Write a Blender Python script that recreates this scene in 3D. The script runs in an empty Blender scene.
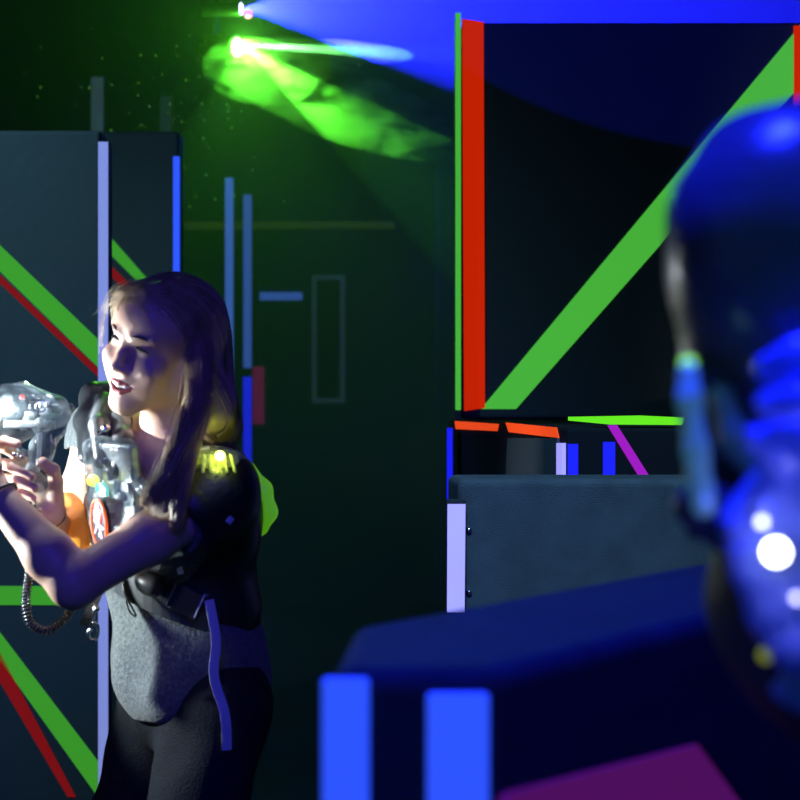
import bpy, bmesh, math, random
import numpy as np
from mathutils import Vector, Matrix
random.seed(7); rng = np.random.default_rng(7)
S = bpy.context.scene
C = S.collection
CAMZ = 1.5
def P(px, py, d):
    return np.array([(px-400)/1500*d, d, CAMZ-(py-400)/1500*d])
def norm(v):
    v = np.asarray(v, float); return v/np.linalg.norm(v)

# ---------------------------------------------------------------- materials
def mat(name, col, rough=.6, metal=0., emit=None, es=0., spec=.5, bump=0., bscale=60., vary=0., vscale=8., sheen=0., trans=0., alpha=1., coat=0., sss=0.):
    m = bpy.data.materials.new(name); m.use_nodes = True
    nt = m.node_tree; b = nt.nodes['Principled BSDF']
    b.inputs['Base Color'].default_value = (*col, 1)
    b.inputs['Roughness'].default_value = rough
    b.inputs['Metallic'].default_value = metal
    b.inputs['Specular IOR Level'].default_value = spec
    b.inputs['Transmission Weight'].default_value = trans
    b.inputs['Alpha'].default_value = alpha
    b.inputs['Coat Weight'].default_value = coat
    if sheen: b.inputs['Sheen Weight'].default_value = sheen
    if sss:
        b.inputs['Subsurface Weight'].default_value = sss
        b.inputs['Subsurface Radius'].default_value = (.008, .003, .0015)
        b.inputs['Subsurface Scale'].default_value = 1.
    if emit:
        b.inputs['Emission Color'].default_value = (*emit, 1)
        b.inputs['Emission Strength'].default_value = es
    tc = nt.nodes.new('ShaderNodeTexCoord')
    if vary:
        n = nt.nodes.new('ShaderNodeTexNoise'); n.inputs['Scale'].default_value = vscale; n.inputs['Detail'].default_value = 5
        nt.links.new(tc.outputs['Object'], n.inputs['Vector'])
        mx = nt.nodes.new('ShaderNodeMix'); mx.data_type = 'RGBA'
        mx.inputs[6].default_value = (*[c*(1-vary) for c in col], 1); mx.inputs[7].default_value = (*[min(1, c*(1+vary)) for c in col], 1)
        nt.links.new(n.outputs['Fac'], mx.inputs[0]); nt.links.new(mx.outputs[2], b.inputs['Base Color'])
    if bump:
        n = nt.nodes.new('ShaderNodeTexNoise'); n.inputs['Scale'].default_value = bscale; n.inputs['Detail'].default_value = 4
        nt.links.new(tc.outputs['Object'], n.inputs['Vector'])
        bp = nt.nodes.new('ShaderNodeBump'); bp.inputs['Strength'].default_value = bump; bp.inputs['Distance'].default_value = .004
        nt.links.new(n.outputs['Fac'], bp.inputs['Height']); nt.links.new(bp.outputs['Normal'], b.inputs['Normal'])
    return m
def clear_mat(name, tint, t=.6, rough=.12, body=.25, emit=None, es=0.):
    """thin clear moulded plastic: mostly see-through, glossy, slightly milky"""
    m = bpy.data.materials.new(name); m.use_nodes = True; nt = m.node_tree; nt.nodes.clear()
    o = nt.nodes.new('ShaderNodeOutputMaterial')
    tr = nt.nodes.new('ShaderNodeBsdfTransparent'); tr.inputs[0].default_value = (*[.6+.4*c for c in tint], 1)
    b = nt.nodes.new('ShaderNodeBsdfPrincipled'); b.inputs['Base Color'].default_value = (*tint, 1)
    b.inputs['Roughness'].default_value = rough; b.inputs['Specular IOR Level'].default_value = 1.
    if emit: b.inputs['Emission Color'].default_value = (*emit, 1); b.inputs['Emission Strength'].default_value = es
    tc = nt.nodes.new('ShaderNodeTexCoord')
    n = nt.nodes.new('ShaderNodeTexVoronoi'); n.inputs['Scale'].default_value = 60
    nt.links.new(tc.outputs['Object'], n.inputs['Vector'])
    bp = nt.nodes.new('ShaderNodeBump'); bp.inputs['Strength'].default_value = .55; bp.inputs['Distance'].default_value = .006
    nt.links.new(n.outputs['Distance'], bp.inputs['Height']); nt.links.new(bp.outputs['Normal'], b.inputs['Normal'])
    lw = nt.nodes.new('ShaderNodeLayerWeight'); lw.inputs['Blend'].default_value = .35
    mr = nt.nodes.new('ShaderNodeMapRange'); mr.inputs['To Min'].default_value = 1-t; mr.inputs['To Max'].default_value = 1-t*.3
    nt.links.new(lw.outputs['Facing'], mr.inputs['Value'])
    mx = nt.nodes.new('ShaderNodeMixShader')
    nt.links.new(mr.outputs[0], mx.inputs[0]); nt.links.new(tr.outputs[0], mx.inputs[1]); nt.links.new(b.outputs[0], mx.inputs[2])
    nt.links.new(mx.outputs[0], o.inputs[0])
    return m
def tape_mat(name, col, es, bump=.3):
    return mat(name, [c*.6 for c in col], .6, spec=.08, emit=col, es=es, bump=bump, bscale=25, vary=.12, vscale=12)

black_wall = mat('black painted board', (.022, .024, .026), .6, bump=.25, bscale=40, vary=.3)
board = mat('charcoal painted board', (.045, .055, .062), .7, bump=.3, bscale=30, vary=.2, vscale=3)
carpet = mat('dark carpet facing', (.075, .085, .095), .95, bump=.9, bscale=420, vary=.45, vscale=14, spec=.1)
carpet_black = mat('black carpet facing', (.028, .028, .032), .85, bump=.8, bscale=300, vary=.4, vscale=20, spec=.2)
floor_m = mat('dark floor', (.03, .032, .035), .6, bump=.2, vary=.3, spec=.3)
GREEN = tape_mat('fluorescent green tape', (.075, .52, .05), .8)
GREENL = tape_mat('dim fluorescent green tape', (.05, .34, .025), .75)  # same green tape, darker: weaker UV light put into its colour
LIME = tape_mat('fluorescent lime tape', (.16, .82, .012), .75)
RED = tape_mat('fluorescent red tape', (.85, .024, .001), .62)
REDL = tape_mat('dim red tape', (.24, .006, .008), .7)  # dimmer copy of the red tape, fainter light put into its colour
ORANGE = tape_mat('fluorescent orange tape', (.95, .075, .012), .8)
BLUE = tape_mat('fluorescent blue tape', (.012, .016, 1.), .85)
BLUEH = tape_mat('bright blue tape', (.03, .10, 1.), .9)
STEEL = tape_mat('pale blue tape', (.04, .10, .42), .9)
WHITE = tape_mat('white tape', (.42, .38, 1.), .85)
LILAC = tape_mat('lilac white tape', (.25, .30, .72), .75)
MAG = tape_mat('fluorescent magenta tape', (.42, .012, .45), .7)
MAGD = tape_mat('magenta tape', (.13, .003, .06), .7)
MAGF = tape_mat('purple tape', (.09, .006, .11), .8)

skin = mat('skin', (.62, .40, .30), .45, spec=.4, bump=.06, bscale=200, vary=.08, vscale=30, sss=.15)
lip_m = mat('lips', (.42, .10, .10), .35, spec=.5)
teeth_m = mat('teeth', (.85, .84, .80), .25)
dark_m = mat('dark mouth interior', (.03, .005, .005), .7)
lash_m = mat('dark lashes', (.012, .008, .006), .5)
brow_m = mat('brown brow hair', (.10, .055, .03), .7)
eye_m = mat('eye', (.25, .25, .25), .15)
cloth_grey = mat('grey marl jersey', (.105, .125, .13), .9, bump=.9, bscale=240, vary=.95, vscale=150, spec=.15, sheen=.2)
jeans_m = mat('dark denim', (.008, .011, .016), .85, bump=.6, bscale=300, vary=.5, vscale=90, spec=.2)
vest_m = mat('black nylon vest', (.012, .012, .014), .42, bump=.35, bscale=90, spec=.5)
pad_m = mat('black padded vinyl', (.035, .04, .045), .35, bump=.15, bscale=50, spec=.6)
strap_m = mat('grey webbing', (.62, .68, .72), .7, bump=.5, bscale=200)
buckle_m = mat('black plastic buckle', (.02, .022, .025), .35)
steel_m = mat('polished steel', (.75, .76, .8), .2, metal=1)
plastic_clear = clear_mat('clear moulded plastic', (.26, .32, .35), .82)
plastic_green = clear_mat('green tinted clear plastic', (.35, .8, .15), .4, emit=(.2, .75, .01), es=.35)
plastic_amber = clear_mat('amber tinted clear plastic', (.9, .45, .05), .45, emit=(.8, .3, .01), es=.12)
plastic_blue = clear_mat('clear plastic pack shell', (.3, .4, .95), .3)
plastic_teal = clear_mat('clear plastic pack edge', (.35, .6, .6), .3, emit=(.08,.28,.26), es=.22)  # faint teal light put into the clear edge as glow
circuit_m = mat('silvery electronics', (.75, .8, .82), .3, metal=.35, bump=.8, bscale=80)
lamp_white = mat('white led', (1, 1, 1), .3, emit=(.9, .97, 1), es=14)
lamp_yellow = mat('yellow led', (1, 1, .3), .3, emit=(.85, 1., .12), es=9)
lamp_green = mat('green laser lens', (.3, 1, .2), .3, emit=(.25, 1., .12), es=60)
black_metal = mat('black metal', (.02, .02, .022), .4, metal=.3)
def emis(name, col, es): return mat(name, col, .4, emit=col, es=es)

# ---------------------------------------------------------------- object helpers
def link(o, parent=None):
    C.objects.link(o)
    if parent is not None: o.parent = parent
    return o
def from_arrays(name, v, f, m, parent=None, smooth=True):
    me = bpy.data.meshes.new(name)
    me.from_pydata([tuple(map(float, p)) for p in v], [], [tuple(map(int, q)) for q in f])
    if smooth: me.polygons.foreach_set('use_smooth', [True]*len(me.polygons))
    me.materials.append(m); me.update()
    return link(bpy.data.objects.new(name, me), parent)
def obj(name, bm, m, parent=None, smooth=False):
    me = bpy.data.meshes.new(name); bmesh.ops.recalc_face_normals(bm, faces=bm.faces)
    bm.to_mesh(me); bm.free()
    if smooth: me.polygons.foreach_set('use_smooth', [True]*len(me.polygons))
    me.materials.append(m)
    return link(bpy.data.objects.new(name, me), parent)
def tag(o, label, cat, group=None, kind=None):
    o['label'] = label; o['category'] = cat
    if group: o['group'] = group
    if kind: o['kind'] = kind
    return o
def bbox(bm, lo, hi, bev=0.):
    vs = [bm.verts.new((x, y, z)) for z in (lo[2], hi[2]) for y in (lo[1], hi[1]) for x in (lo[0], hi[0])]
    fs = [(0,2,3,1),(4,5,7,6),(0,1,5,4),(2,6,7,3),(0,4,6,2),(1,3,7,5)]
    es = set()
    for f in fs:
        fc = bm.faces.new([vs[i] for i in f]); es.update(fc.edges)
    if bev: bmesh.ops.bevel(bm, geom=list(es), offset=bev, segments=3, affect='EDGES', profile=.5)
def box(name, lo, hi, m, parent=None, bev=0.):
    bm = bmesh.new(); bbox(bm, lo, hi, bev); return obj(name, bm, m, parent)
def prism(name, plan, z0, z1, m, parent=None, bev=0.):
    bm = bmesh.new()
    a = [bm.verts.new((x, y, z0)) for x, y in plan]; b = [bm.verts.new((x, y, z1)) for x, y in plan]
    bm.faces.new(a); tf = bm.faces.new(b); n = len(plan)
    for i in range(n): bm.faces.new((a[i], a[(i+1)%n], b[(i+1)%n], b[i]))
    if bev: bmesh.ops.bevel(bm, geom=list(bm.edges), offset=bev, segments=4, affect='EDGES', profile=.5)
    return obj(name, bm, m, parent, smooth=False)
def slab(name, pts, nrm, th, m, parent=None):
    """flat piece of tape: polygon extruded by th along nrm"""
    bm = bmesh.new(); nrm = norm(nrm)*th
    a = [bm.verts.new(p) for p in pts]; b = [bm.verts.new(np.array(p)+nrm) for p in pts]
    n = len(pts); bm.faces.new(a); bm.faces.new(b)
    for i in range(n): bm.faces.new((a[i], a[(i+1)%n], b[(i+1)%n], b[i]))
    return obj(name, bm, m, parent)
def face_tape(name, d, pxs, m, parent, th=.0025):
    """tape on a frontal face standing at distance d, outline given on that face"""
    return slab(name, [P(x, y, d-.0005) for x, y in pxs], (0,-1,0), th, m, parent)
def tube(bm, pts, rad, seg=8, cap=True):
    pts = [np.asarray(p, float) for p in pts]; n = len(pts)
    rads = rad if hasattr(rad, '__len__') else [rad]*n
    rings = []; u = None
    for i in range(n):
        t = norm(pts[min(i+1, n-1)]-pts[max(i-1, 0)])
        if u is None:
            u = np.cross(t, (0,0,1) if abs(t[2]) < .9 else (1,0,0))
        u = norm(u-np.dot(u, t)*t); w = np.cross(t, u)
        rings.append([bm.verts.new(pts[i]+rads[i]*(math.cos(a)*u+math.sin(a)*w)) for a in [2*math.pi*k/seg for k in range(seg)]])
    for i in range(n-1):
        for k in range(seg):
            bm.faces.new((rings[i][k], rings[i][(k+1)%seg], rings[i+1][(k+1)%seg], rings[i+1][k]))
    if cap: bm.faces.new(rings[0]); bm.faces.new(rings[-1][::-1])
def tubeobj(name, pts, rad, m, parent=None, seg=8):
    bm = bmesh.new(); tube(bm, pts, rad, seg); return obj(name, bm, m, parent, smooth=True)
def ball(bm, c, r, seg=16, scale=(1,1,1), R=None):
    g = bmesh.ops.create_uvsphere(bm, u_segments=seg, v_segments=max(6, seg//2), radius=1)
    R = np.eye(3) if R is None else R
    for v in g['verts']:
        p = R @ (np.array(v.co)*r*np.array(scale)) + np.asarray(c); v.co = p
def ballobj(name, c, r, m, parent=None, seg=16, scale=(1,1,1), R=None):
    bm = bmesh.new(); ball(bm, c, r, seg, scale, R); return obj(name, bm, m, parent, smooth=True)
def smooth_path(pts, n):
    pts = np.array(pts, float); k = len(pts); out = []
    for s in np.linspace(0, k-1, n):
        i = min(int(s), k-2); t = s-i
        p0 = pts[max(i-1,0)]; p1 = pts[i]; p2 = pts[i+1]; p3 = pts[min(i+2,k-1)]
        out.append(.5*((2*p1)+(-p0+p2)*t+(2*p0-5*p1+4*p2-p3)*t*t+(-p0+3*p1-3*p2+p3)*t**3))
    return np.array(out)

# ---------------------------------------------------------------- implicit modelling
def cap_d(X, Y, Z, a, b, ra, rb):
    ab = b-a; L = max(float(ab@ab), 1e-12)
    t = np.clip(((X-a[0])*ab[0]+(Y-a[1])*ab[1]+(Z-a[2])*ab[2])/L, 0, 1)
    return np.sqrt((X-a[0]-t*ab[0])**2+(Y-a[1]-t*ab[1])**2+(Z-a[2]-t*ab[2])**2)-(ra+(rb-ra)*t)
def ell_d(X, Y, Z, c, r, R):
    x, y, z = X-c[0], Y-c[1], Z-c[2]
    q = [R[0,i]*x+R[1,i]*y+R[2,i]*z for i in range(3)]
    k0 = np.sqrt(sum((q[i]/r[i])**2 for i in range(3))); k1 = np.sqrt(sum((q[i]/r[i]**2)**2 for i in range(3)))+1e-9
    return k0*(k0-1)/k1
def box_d(X, Y, Z, c, h, R, rr):
    x, y, z = X-c[0], Y-c[1], Z-c[2]
    q = [np.abs(R[0,i]*x+R[1,i]*y+R[2,i]*z)-(h[i]-rr) for i in range(3)]
    o = np.sqrt(sum(np.maximum(v, 0)**2 for v in q)); return o+np.minimum(np.maximum(np.maximum(q[0], q[1]), q[2]), 0)-rr
def smin(a, b, k):
    h = np.maximum(k-np.abs(a-b), 0)/k; return np.minimum(a, b)-h*h*k*.25
class Shape:
    """list of primitives joined smoothly, evaluated where needed"""
    def __init__(s): s.p = []
    def add(s, kind, args, lo, hi, k, op): s.p.append((kind, args, np.array(lo), np.array(hi), k, op)); return s
    def cap(s, a, b, ra, rb=None, k=.02, op='u'):
        a, b = np.asarray(a, float), np.asarray(b, float); rb = ra if rb is None else rb; m = max(ra, rb)
        return s.add('c', (a, b, ra, rb), np.minimum(a, b)-m, np.maximum(a, b)+m, k, op)
    def chain(s, pts, rs, k=.02, op='u'):
        for i in range(len(pts)-1): s.cap(pts[i], pts[i+1], rs[i], rs[i+1], k, op)
        return s
    def ell(s, c, r, R=None, k=.02, op='u'):
        R = np.eye(3) if R is None else R; c = np.asarray(c, float)
        e = np.sqrt((R**2)@(np.array(r)**2)); return s.add('e', (c, r, R), c-e, c+e, k, op)
    def box(s, c, h, R=None, rr=.01, k=.01, op='u'):
        R = np.eye(3) if R is None else R; c = np.asarray(c, float)
        e = np.abs(R)@np.array(h); return s.add('b', (c, h, R, rr), c-e, c+e, k, op)
    def dist(s, q, grow=0.):
        """signed distance at points q (n,3)"""
        D = np.full(len(q), 1.)
        for kind, a, lo, hi, k, op in s.p:
            d = {'c': cap_d, 'e': ell_d, 'b': box_d}[kind](q[:,0], q[:,1], q[:,2], *a)
            D = smin(D, d, k) if op == 'u' else (-smin(-D, d, k) if op == 's' else -smin(-D, -d, k))
        return D-grow
    def mesh(s, h, post=None, zfine=None, grow=0.):
        U = [p for p in s.p if p[5] == 'u']
        lo = np.min([p[2] for p in U], 0)-grow-3*h; hi = np.max([p[3] for p in U], 0)+grow+3*h
        ax = [np.arange(lo[i], hi[i]+h, h) for i in range(3)]
        if zfine is not None:      # finer steps above a height
            z0, hc = zfine
            ax[2] = np.concatenate([np.arange(lo[2], z0, hc), np.arange(z0, hi[2]+h, h)])
        D = np.full([len(a) for a in ax], .2, np.float32)
        for kind, a, plo, phi, k, op in s.p:
            mg = k+.012+grow+2*h
            if op == 'i': sl = [slice(0, len(ax[i])) for i in range(3)]
            else: sl = [slice(int(np.searchsorted(ax[i], plo[i]-mg)), int(np.searchsorted(ax[i], phi[i]+mg))) for i in range(3)]
            X = ax[0][sl[0]][:,None,None]; Y = ax[1][sl[1]][None,:,None]; Z = ax[2][sl[2]][None,None,:]
            d = {'c': cap_d, 'e': ell_d, 'b': box_d}[kind](X, Y, Z, *a)
            sub = D[tuple(sl)]
            D[tuple(sl)] = smin(sub, d, k) if op == 'u' else (-smin(-sub, d, k) if op == 's' else -smin(-sub, -d, k))
        D -= grow
        if post is not None: D = post(D, ax)
        return nets(D, ax)
def nets(D, ax):
    I = D < 0
    nx, ny, nz = D.shape
    cnt = np.zeros((nx-1, ny-1, nz-1), np.uint8)
    for i in (0,1):
        for j in (0,1):
            for k in (0,1): cnt += I[i:nx-1+i, j:ny-1+j, k:nz-1+k]
    cells = np.argwhere((cnt > 0) & (cnt < 8))
    idx = np.full(cnt.shape, -1, np.int32); idx[tuple(cells.T)] = np.arange(len(cells))
    acc = np.zeros((len(cells), 3)); num = np.zeros(len(cells))
    A = [np.asarray(a) for a in ax]
    for axis in range(3):
        for u in (0,1):
            for v in (0,1):
                o0 = [0,0,0]; oth = [q for q in range(3) if q != axis]; o0[oth[0]] = u; o0[oth[1]] = v
                o1 = list(o0); o1[axis] = 1
                c0 = cells+o0; c1 = cells+o1
                d0 = D[tuple(c0.T)]; d1 = D[tuple(c1.T)]
                m = (d0 < 0) != (d1 < 0)
                t = d0[m]/(d0[m]-d1[m])
                p0 = np.stack([A[q][c0[m][:,q]] for q in range(3)], 1); p1 = np.stack([A[q][c1[m][:,q]] for q in range(3)], 1)
                acc[m] += p0+(p1-p0)*t[:,None]; num[m] += 1
    V = acc/num[:,None]
    F = []
    for axis in range(3):
        sa = [slice(None)]*3; sb = [slice(None)]*3; sa[axis] = slice(0,-1); sb[axis] = slice(1,None)
        ch = I[tuple(sa)] != I[tuple(sb)]
        e = np.argwhere(ch); oth = [q for q in range(3) if q != axis]
        e = e[(e[:,oth[0]] > 0) & (e[:,oth[1]] > 0) & (e[:,oth[0]] < D.shape[oth[0]]-1) & (e[:,oth[1]] < D.shape[oth[1]]-1)]
        q = []
        for a, b in ((0,0),(1,0),(1,1),(0,1)):
            c = e.copy(); c[:,oth[0]] -= a; c[:,oth[1]] -= b; q.append(idx[tuple(c.T)])
        q = np.stack(q, 1); flip = I[tuple(e.T)]
        if axis == 1: flip = ~flip
        q[flip] = q[flip][:, ::-1]
        F.append(q)
    F = np.concatenate(F)
    return V, F
def shape_obj(name, sh, h, m, parent=None, **kw):
    V, F = sh.mesh(h, **kw)
    a, b, c = V[F[:,0]], V[F[:,1]], V[F[:,2]]
    if np.einsum('ij,ij->i', a, np.cross(b, c)).sum() < 0: F = F[:, ::-1]
    return from_arrays(name, V, F, m, parent)
def wrinkle(amp, fr, seed=0):
    r = np.random.default_rng(seed); W = [(norm(r.normal(size=3))*fr*r.uniform(.6, 1.8), r.uniform(0, 6)) for _ in range(7)]
    def post(D, ax):
        X = ax[0][:,None,None]; Y = ax[1][None,:,None]; Z = ax[2][None,None,:]
        n = 0
        for w, p in W: n = n+np.sin(X*w[0]+Y*w[1]+Z*w[2]+p)
        return D+(amp*n/3).astype(np.float32)
    return post
def frame(right, up):
    X = norm(right); U = np.asarray(up, float); U = norm(U-(U@X)*X); F = np.cross(U, X)
    return np.stack([X, F, U], 1)
def head_parts(sh, O, R, s=1., fine=True):
    L = lambda x, y, z: O+R@(np.array([x, y, z])*s)
    E = lambda c, r, k=.02, op='u', RR=None: sh.ell(L(*c), [q*s for q in r], R if RR is None else RR, k, op)
    E((0,-.085,.028), (.073,.093,.075), .03)
    E((0,-.036,.040), (.060,.050,.056), .03)
    E((0,-.034,-.03), (.056,.046,.068), .02)
    E((0,-.055,-.066), (.044,.052,.036), .02)
    for x in (-1, 1):
        E((x*.041,-.011,-.034), (.023,.024,.020), .018)
        sh.cap(L(x*.010,-.002,-.108), L(x*.047,-.066,-.072), .0125*s, .014*s, .022)
        sh.cap(L(x*.047,-.066,-.072), L(x*.060,-.078,-.025), .014*s, .012*s, .022)
        E((x*.030,.020,-.001), (.017,.012,.010), .012, 's')
        E((x*.031,-.0075,-.002), (.0145,.0145,.0125), .004)
        sh.cap(L(x*.015,.011,.018), L(x*.045,-.004,.021), .0060*s, .005*s, .012)
        E((x*.0118,.0205,-.0405), (.0068,.0075,.006), .006)
        E((x*.0065,.0245,-.0455), (.0032,.0042,.0035), .003, 's')
        sh.ell(L(x*.073,-.083,-.012), (.006*s,.017*s,.030*s), R@np.array(Matrix.Rotation(x*.35,3,'Z')), .006)
        E((x*.078,-.077,-.010), (.004,.009,.018), .004, 's')
        E((x*.034,-.022,-.058), (.022,.030,.030), .02)
    E((0,-.030,-.082), (.040,.036,.030), .02)
    E((0,-.006,-.058), (.033,.026,.026), .016)
    sh.cap(L(-.006,-.001,-.104), L(.006,-.001,-.104), .0165*s, .0165*s, .022)
    sh.chain([L(0,.009,.010), L(0,.020,-.018), L(0,.0285,-.036)], [.0060*s,.0068*s,.0088*s], .009)
    if fine: sh.chain([L(-.024,.012,-.0675), L(-.012,.019,-.0720), L(.012,.019,-.0720), L(.024,.012,-.0675)], [.0035,.0075,.0075,.0035], .003, 's')
    else:
        sh.chain([L(-.025,.006,-.066), L(-.01,.018,-.067), L(.01,.018,-.067), L(.025,.006,-.066)], [.002,.005,.005,.002], .005)
    return L
def hand_chain(sh, joints, rs, k=.006):
    sh.chain(joints, rs, k)

# ---------------------------------------------------------------- the room
def struct(o): o['kind'] = 'structure'; return o
struct(box('floor', (-5, -1, -.1), (6, 11.3, 0), floor_m))
struct(box('ceiling', (-5, -1, 4.6), (6, 11.3, 4.7), black_wall))
struct(box('wall_back', (-5, 11.1, 0), (6, 11.3, 4.6), black_wall))
struct(box('wall_left', (-5.2, -1, 0), (-5, 11.3, 4.6), black_wall))
struct(box('wall_right', (6, -1, 0), (6.2, 11.3, 4.6), black_wall))
def bx(px0, px1, d): return (px0-400)/1500*d, (px1-400)/1500*d
def bz(py, d): return CAMZ-(py-400)/1500*d
# far double door in the back wall
x0, x1 = bx(256, 397, 11.06); zt = bz(228, 11.06)
dr = struct(box('door_1', (x0, 11.04, .0), (x1, 11.1, zt), black_wall))
d = 11.03
bm = bmesh.new(); a0, a1 = bx(312, 345, d); b1, b0 = bz(275, d), bz(403, d); t = .035
for lo, hi in (((a0,d-.02,b0),(a0+t,d+.01,b1)), ((a1-t,d-.02,b0),(a1,d+.01,b1)), ((a0+t,d-.02,b1-t),(a1-t,d+.01,b1)), ((a0+t,d-.02,b0),(a1-t,d+.01,b0+t))): bbox(bm, lo, hi)
obj('vision_panel_frame', bm, mat('grey frame with glow', (.10,.14,.17), .5, emit=(.02,.035,.05), es=.5), dr)  # faint bluish light put into the frame material
box('vision_panel_glass', (a0+t, d-.005, b0+t), (a1-t, d+.01, b1-t), mat('dark glass', (.01,.012,.012), .1), dr)
a0, a1 = bx(260, 302, d)
box('reflective_strip', (a0, d-.012, bz(300, d)), (a1, d+.01, bz(292.5, d)), STEEL, dr)
a0, a1 = bx(252, 264, d)
box('push_plate', (a0, d-.02, bz(424, d)), (a1, d+.01, bz(367, d)), MAGD, dr)
bm = bmesh.new(); q = P(268, 382, d-.05); ball(bm, q, .035, 10); tube(bm, [q, q+np.array((0,.08,0))], .02)
obj('door_handle', bm, mat('dull steel', (.12,.15,.15), .4, metal=.5), dr, smooth=True)
a0, a1 = bx(184, 395, 11.0)
struct(box('trim_1', (a0, 10.98, bz(228, 11)), (a1, 11.1, bz(222, 11)), mat('rail with green glow', (.12,.16,.05), .5, emit=(.05,.09,.01), es=.25)))  # faint green light put into the rail as emission
a0, a1 = bx(243.5, 251.5, 10.9)
jb = struct(box('trim_2', (a0, 10.9, 0), (a1, 11.1, bz(195, 10.9)), black_metal))
o = box('blue_tape', (a0, 10.895, bz(590, 10.9)), (a1, 10.9, bz(377, 10.9)), BLUE, jb)
o = box('blue_tape', (a0, 10.895, bz(368, 10.9)), (a1, 10.9, bz(195, 10.9)), STEEL, jb)
a0, a1 = bx(435, 441, 10.9)
jb = struct(box('trim_3', (a0, 10.9, 0), (a1, 11.1, 3.2), mat('navy painted corner strip', (.015,.02,.07), .5)))

# ---------------------------------------------------------------- left partitions
def panel(name, lo, hi, label, m=board, group=None):
    o = box(name, lo, hi, m, None, .012); return tag(o, label, 'partition', group)
d = 4.6; a0, a1 = bx(-230, 101, d)
L1 = panel('partition_wall', (a0, d, 0), (a1, d+.12, bz(130, d)), 'tall dark partition at far left with green and red tape stripes, behind the gun')
face_tape('green_stripe', d, [(-114,136),(-139,136),(101,370),(101,342)], GREENL, L1)
face_tape('red_stripe', d, [(-145,136),(-155,136),(101,379.5),(101,371)], REDL, L1, .002)
face_tape('green_stripe', d, [(-225,586),(-225,605),(101,605),(101,586)], GREENL, L1)
face_tape('green_stripe', d, [(-20,606),(-20,632),(101,801),(101,765)], GREENL, L1)
face_tape('red_stripe', d, [(-40,614),(-26,606),(-20,614),(76,797),(68,797)], REDL, L1)
d = 4.5; a0, a1 = bx(98, 108.5, d)
pp = tag(box('corner_post', (a0, d, 0), (a1, d+.06, bz(141, d)), board, None, .004), 'dark square post at the corner of the left partition, white tape down its face', 'post')
box('white_tape', (a0+.001, d-.003, .3), (a1-.001, d, bz(142, d)), LILAC, pp)
d = 6.0; a0, a1 = bx(101, 179, d)
L0 = panel('partition_wall', (a0-.3, d, 0), (a1, d+.12, bz(131, d)), 'dark partition behind the woman with a short green and red diagonal stripe', mat('smoky painted board', (.035,.04,.042), .7, vary=.2, vscale=3))
face_tape('green_stripe', d, [(101,226),(101,245),(147,291),(158,291)], GREENL, L0)
face_tape('red_stripe', d, [(101,256),(101,266),(134,300),(140,294)], REDL, L0)
def post(px0, px1, pt, pb, d, m, label, core=black_metal):
    a0, a1 = bx(px0, px1, d)
    o = tag(box('marker_post', (a0, d, 0), (a1, d+.05, bz(pt, d)), core, None, .004), label, 'post')
    box('tape_strip', (a0+.001, d-.003, max(.05, bz(pb, d))), (a1-.001, d, bz(pt+1, d)), m, o)
    return o
post(173, 180, 155.5, 600, 5.9, BLUEH, 'thin post with blue tape just above the head of the woman')
post(225, 233.5, 177, 600, 8.5, STEEL, 'blue taped post right of the thinnest one, left of the door')
post(91, 103.5, 76, 400, 9, mat('dim grey blue tape', (.12,.17,.2), .5, emit=(.05,.09,.11), es=.45), 'grey blue strip rising above the left partition, far behind')
post(160, 172, 95, 400, 9.3, mat('very dim grey tape', (.05,.07,.09), .5, emit=(.02,.03,.035), es=.35), 'faint dark strip rising behind the partition, beneath the green laser')

# ---------------------------------------------------------------- right partitions
# low wall N (holds up the tall panel)
zN = 1.44
N = prism('barrier_wall', [(.155,4.42),(.373,3.35),(1.5,3.35),(1.5,4.75),(.155,4.75)], 0, zN, mat('matt black carpet', (.010,.010,.013), .9, bump=.5, bscale=200, spec=.1), None, .012)
tag(N, 'chest high dark barrier under the tall panel, orange tape along its top edge', 'barrier')
nA = np.array((.155,4.42)); nB = np.array((.373,3.35)); dn = norm(nB-nA); nn = np.array((-abs(dn[1]), -abs(dn[0]))); nn = norm(nn)
def on_AB(px, py):    # point of the slanting face of N seen at a pixel
    k = (px-400)/1500; tt = (k*nA[1]-nA[0])/((nB-nA)[0]-k*(nB-nA)[1]); q = nA+tt*(nB-nA)
    return np.array([q[0]+nn[0]*.001, q[1]+nn[1]*.001, CAMZ-(py-400)/1500*q[1]])
n3 = (nn[0], nn[1], 0)
slab('orange_tape', [on_AB(*p) for p in ((456,421),(499.5,424),(498,431),(457,429))], n3, .003, ORANGE, N)
slab('orange_tape', [on_AB(*p) for p in ((507,422.5),(557.5,427.5),(560,438),(510,432))], n3, .003, ORANGE, N)
d = 3.35
slab('lit_patch', [on_AB(*p) for p in ((510,438),(560,438),(560,520),(506,520))], n3, .006, board, N)  # lighter slab standing in for the lit part of this shadowed face
slab('white_tape', [on_AB(*p) for p in ((560.5,443),(566.3,443),(566.3,486),(560.5,486))], n3, .009, WHITE, N)
face_tape('blue_tape', d, [(567.6,444),(578,444),(578,486),(567.6,486)], BLUE, N)
N['label'] = 'chest high dark barrier under the tall panel, orange tape along its slanting top edge'
face_tape('blue_tape', d, [(603,442),(615,442),(615,486),(603,486)], BLUE, N)
face_tape('magenta_tape', d, [(607,425),(617,425),(653,482),(642,482)], MAG, N)
face_tape('lime_tape', d, [(568,416.8),(640,415.5),(684,417.5),(682,425),(610,424.5),(568,420.5)], LIME, N)
post(446.5, 453, 427, 520, 4.3, BLUE, 'slim post with blue tape at the left end of the orange taped barrier')
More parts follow.
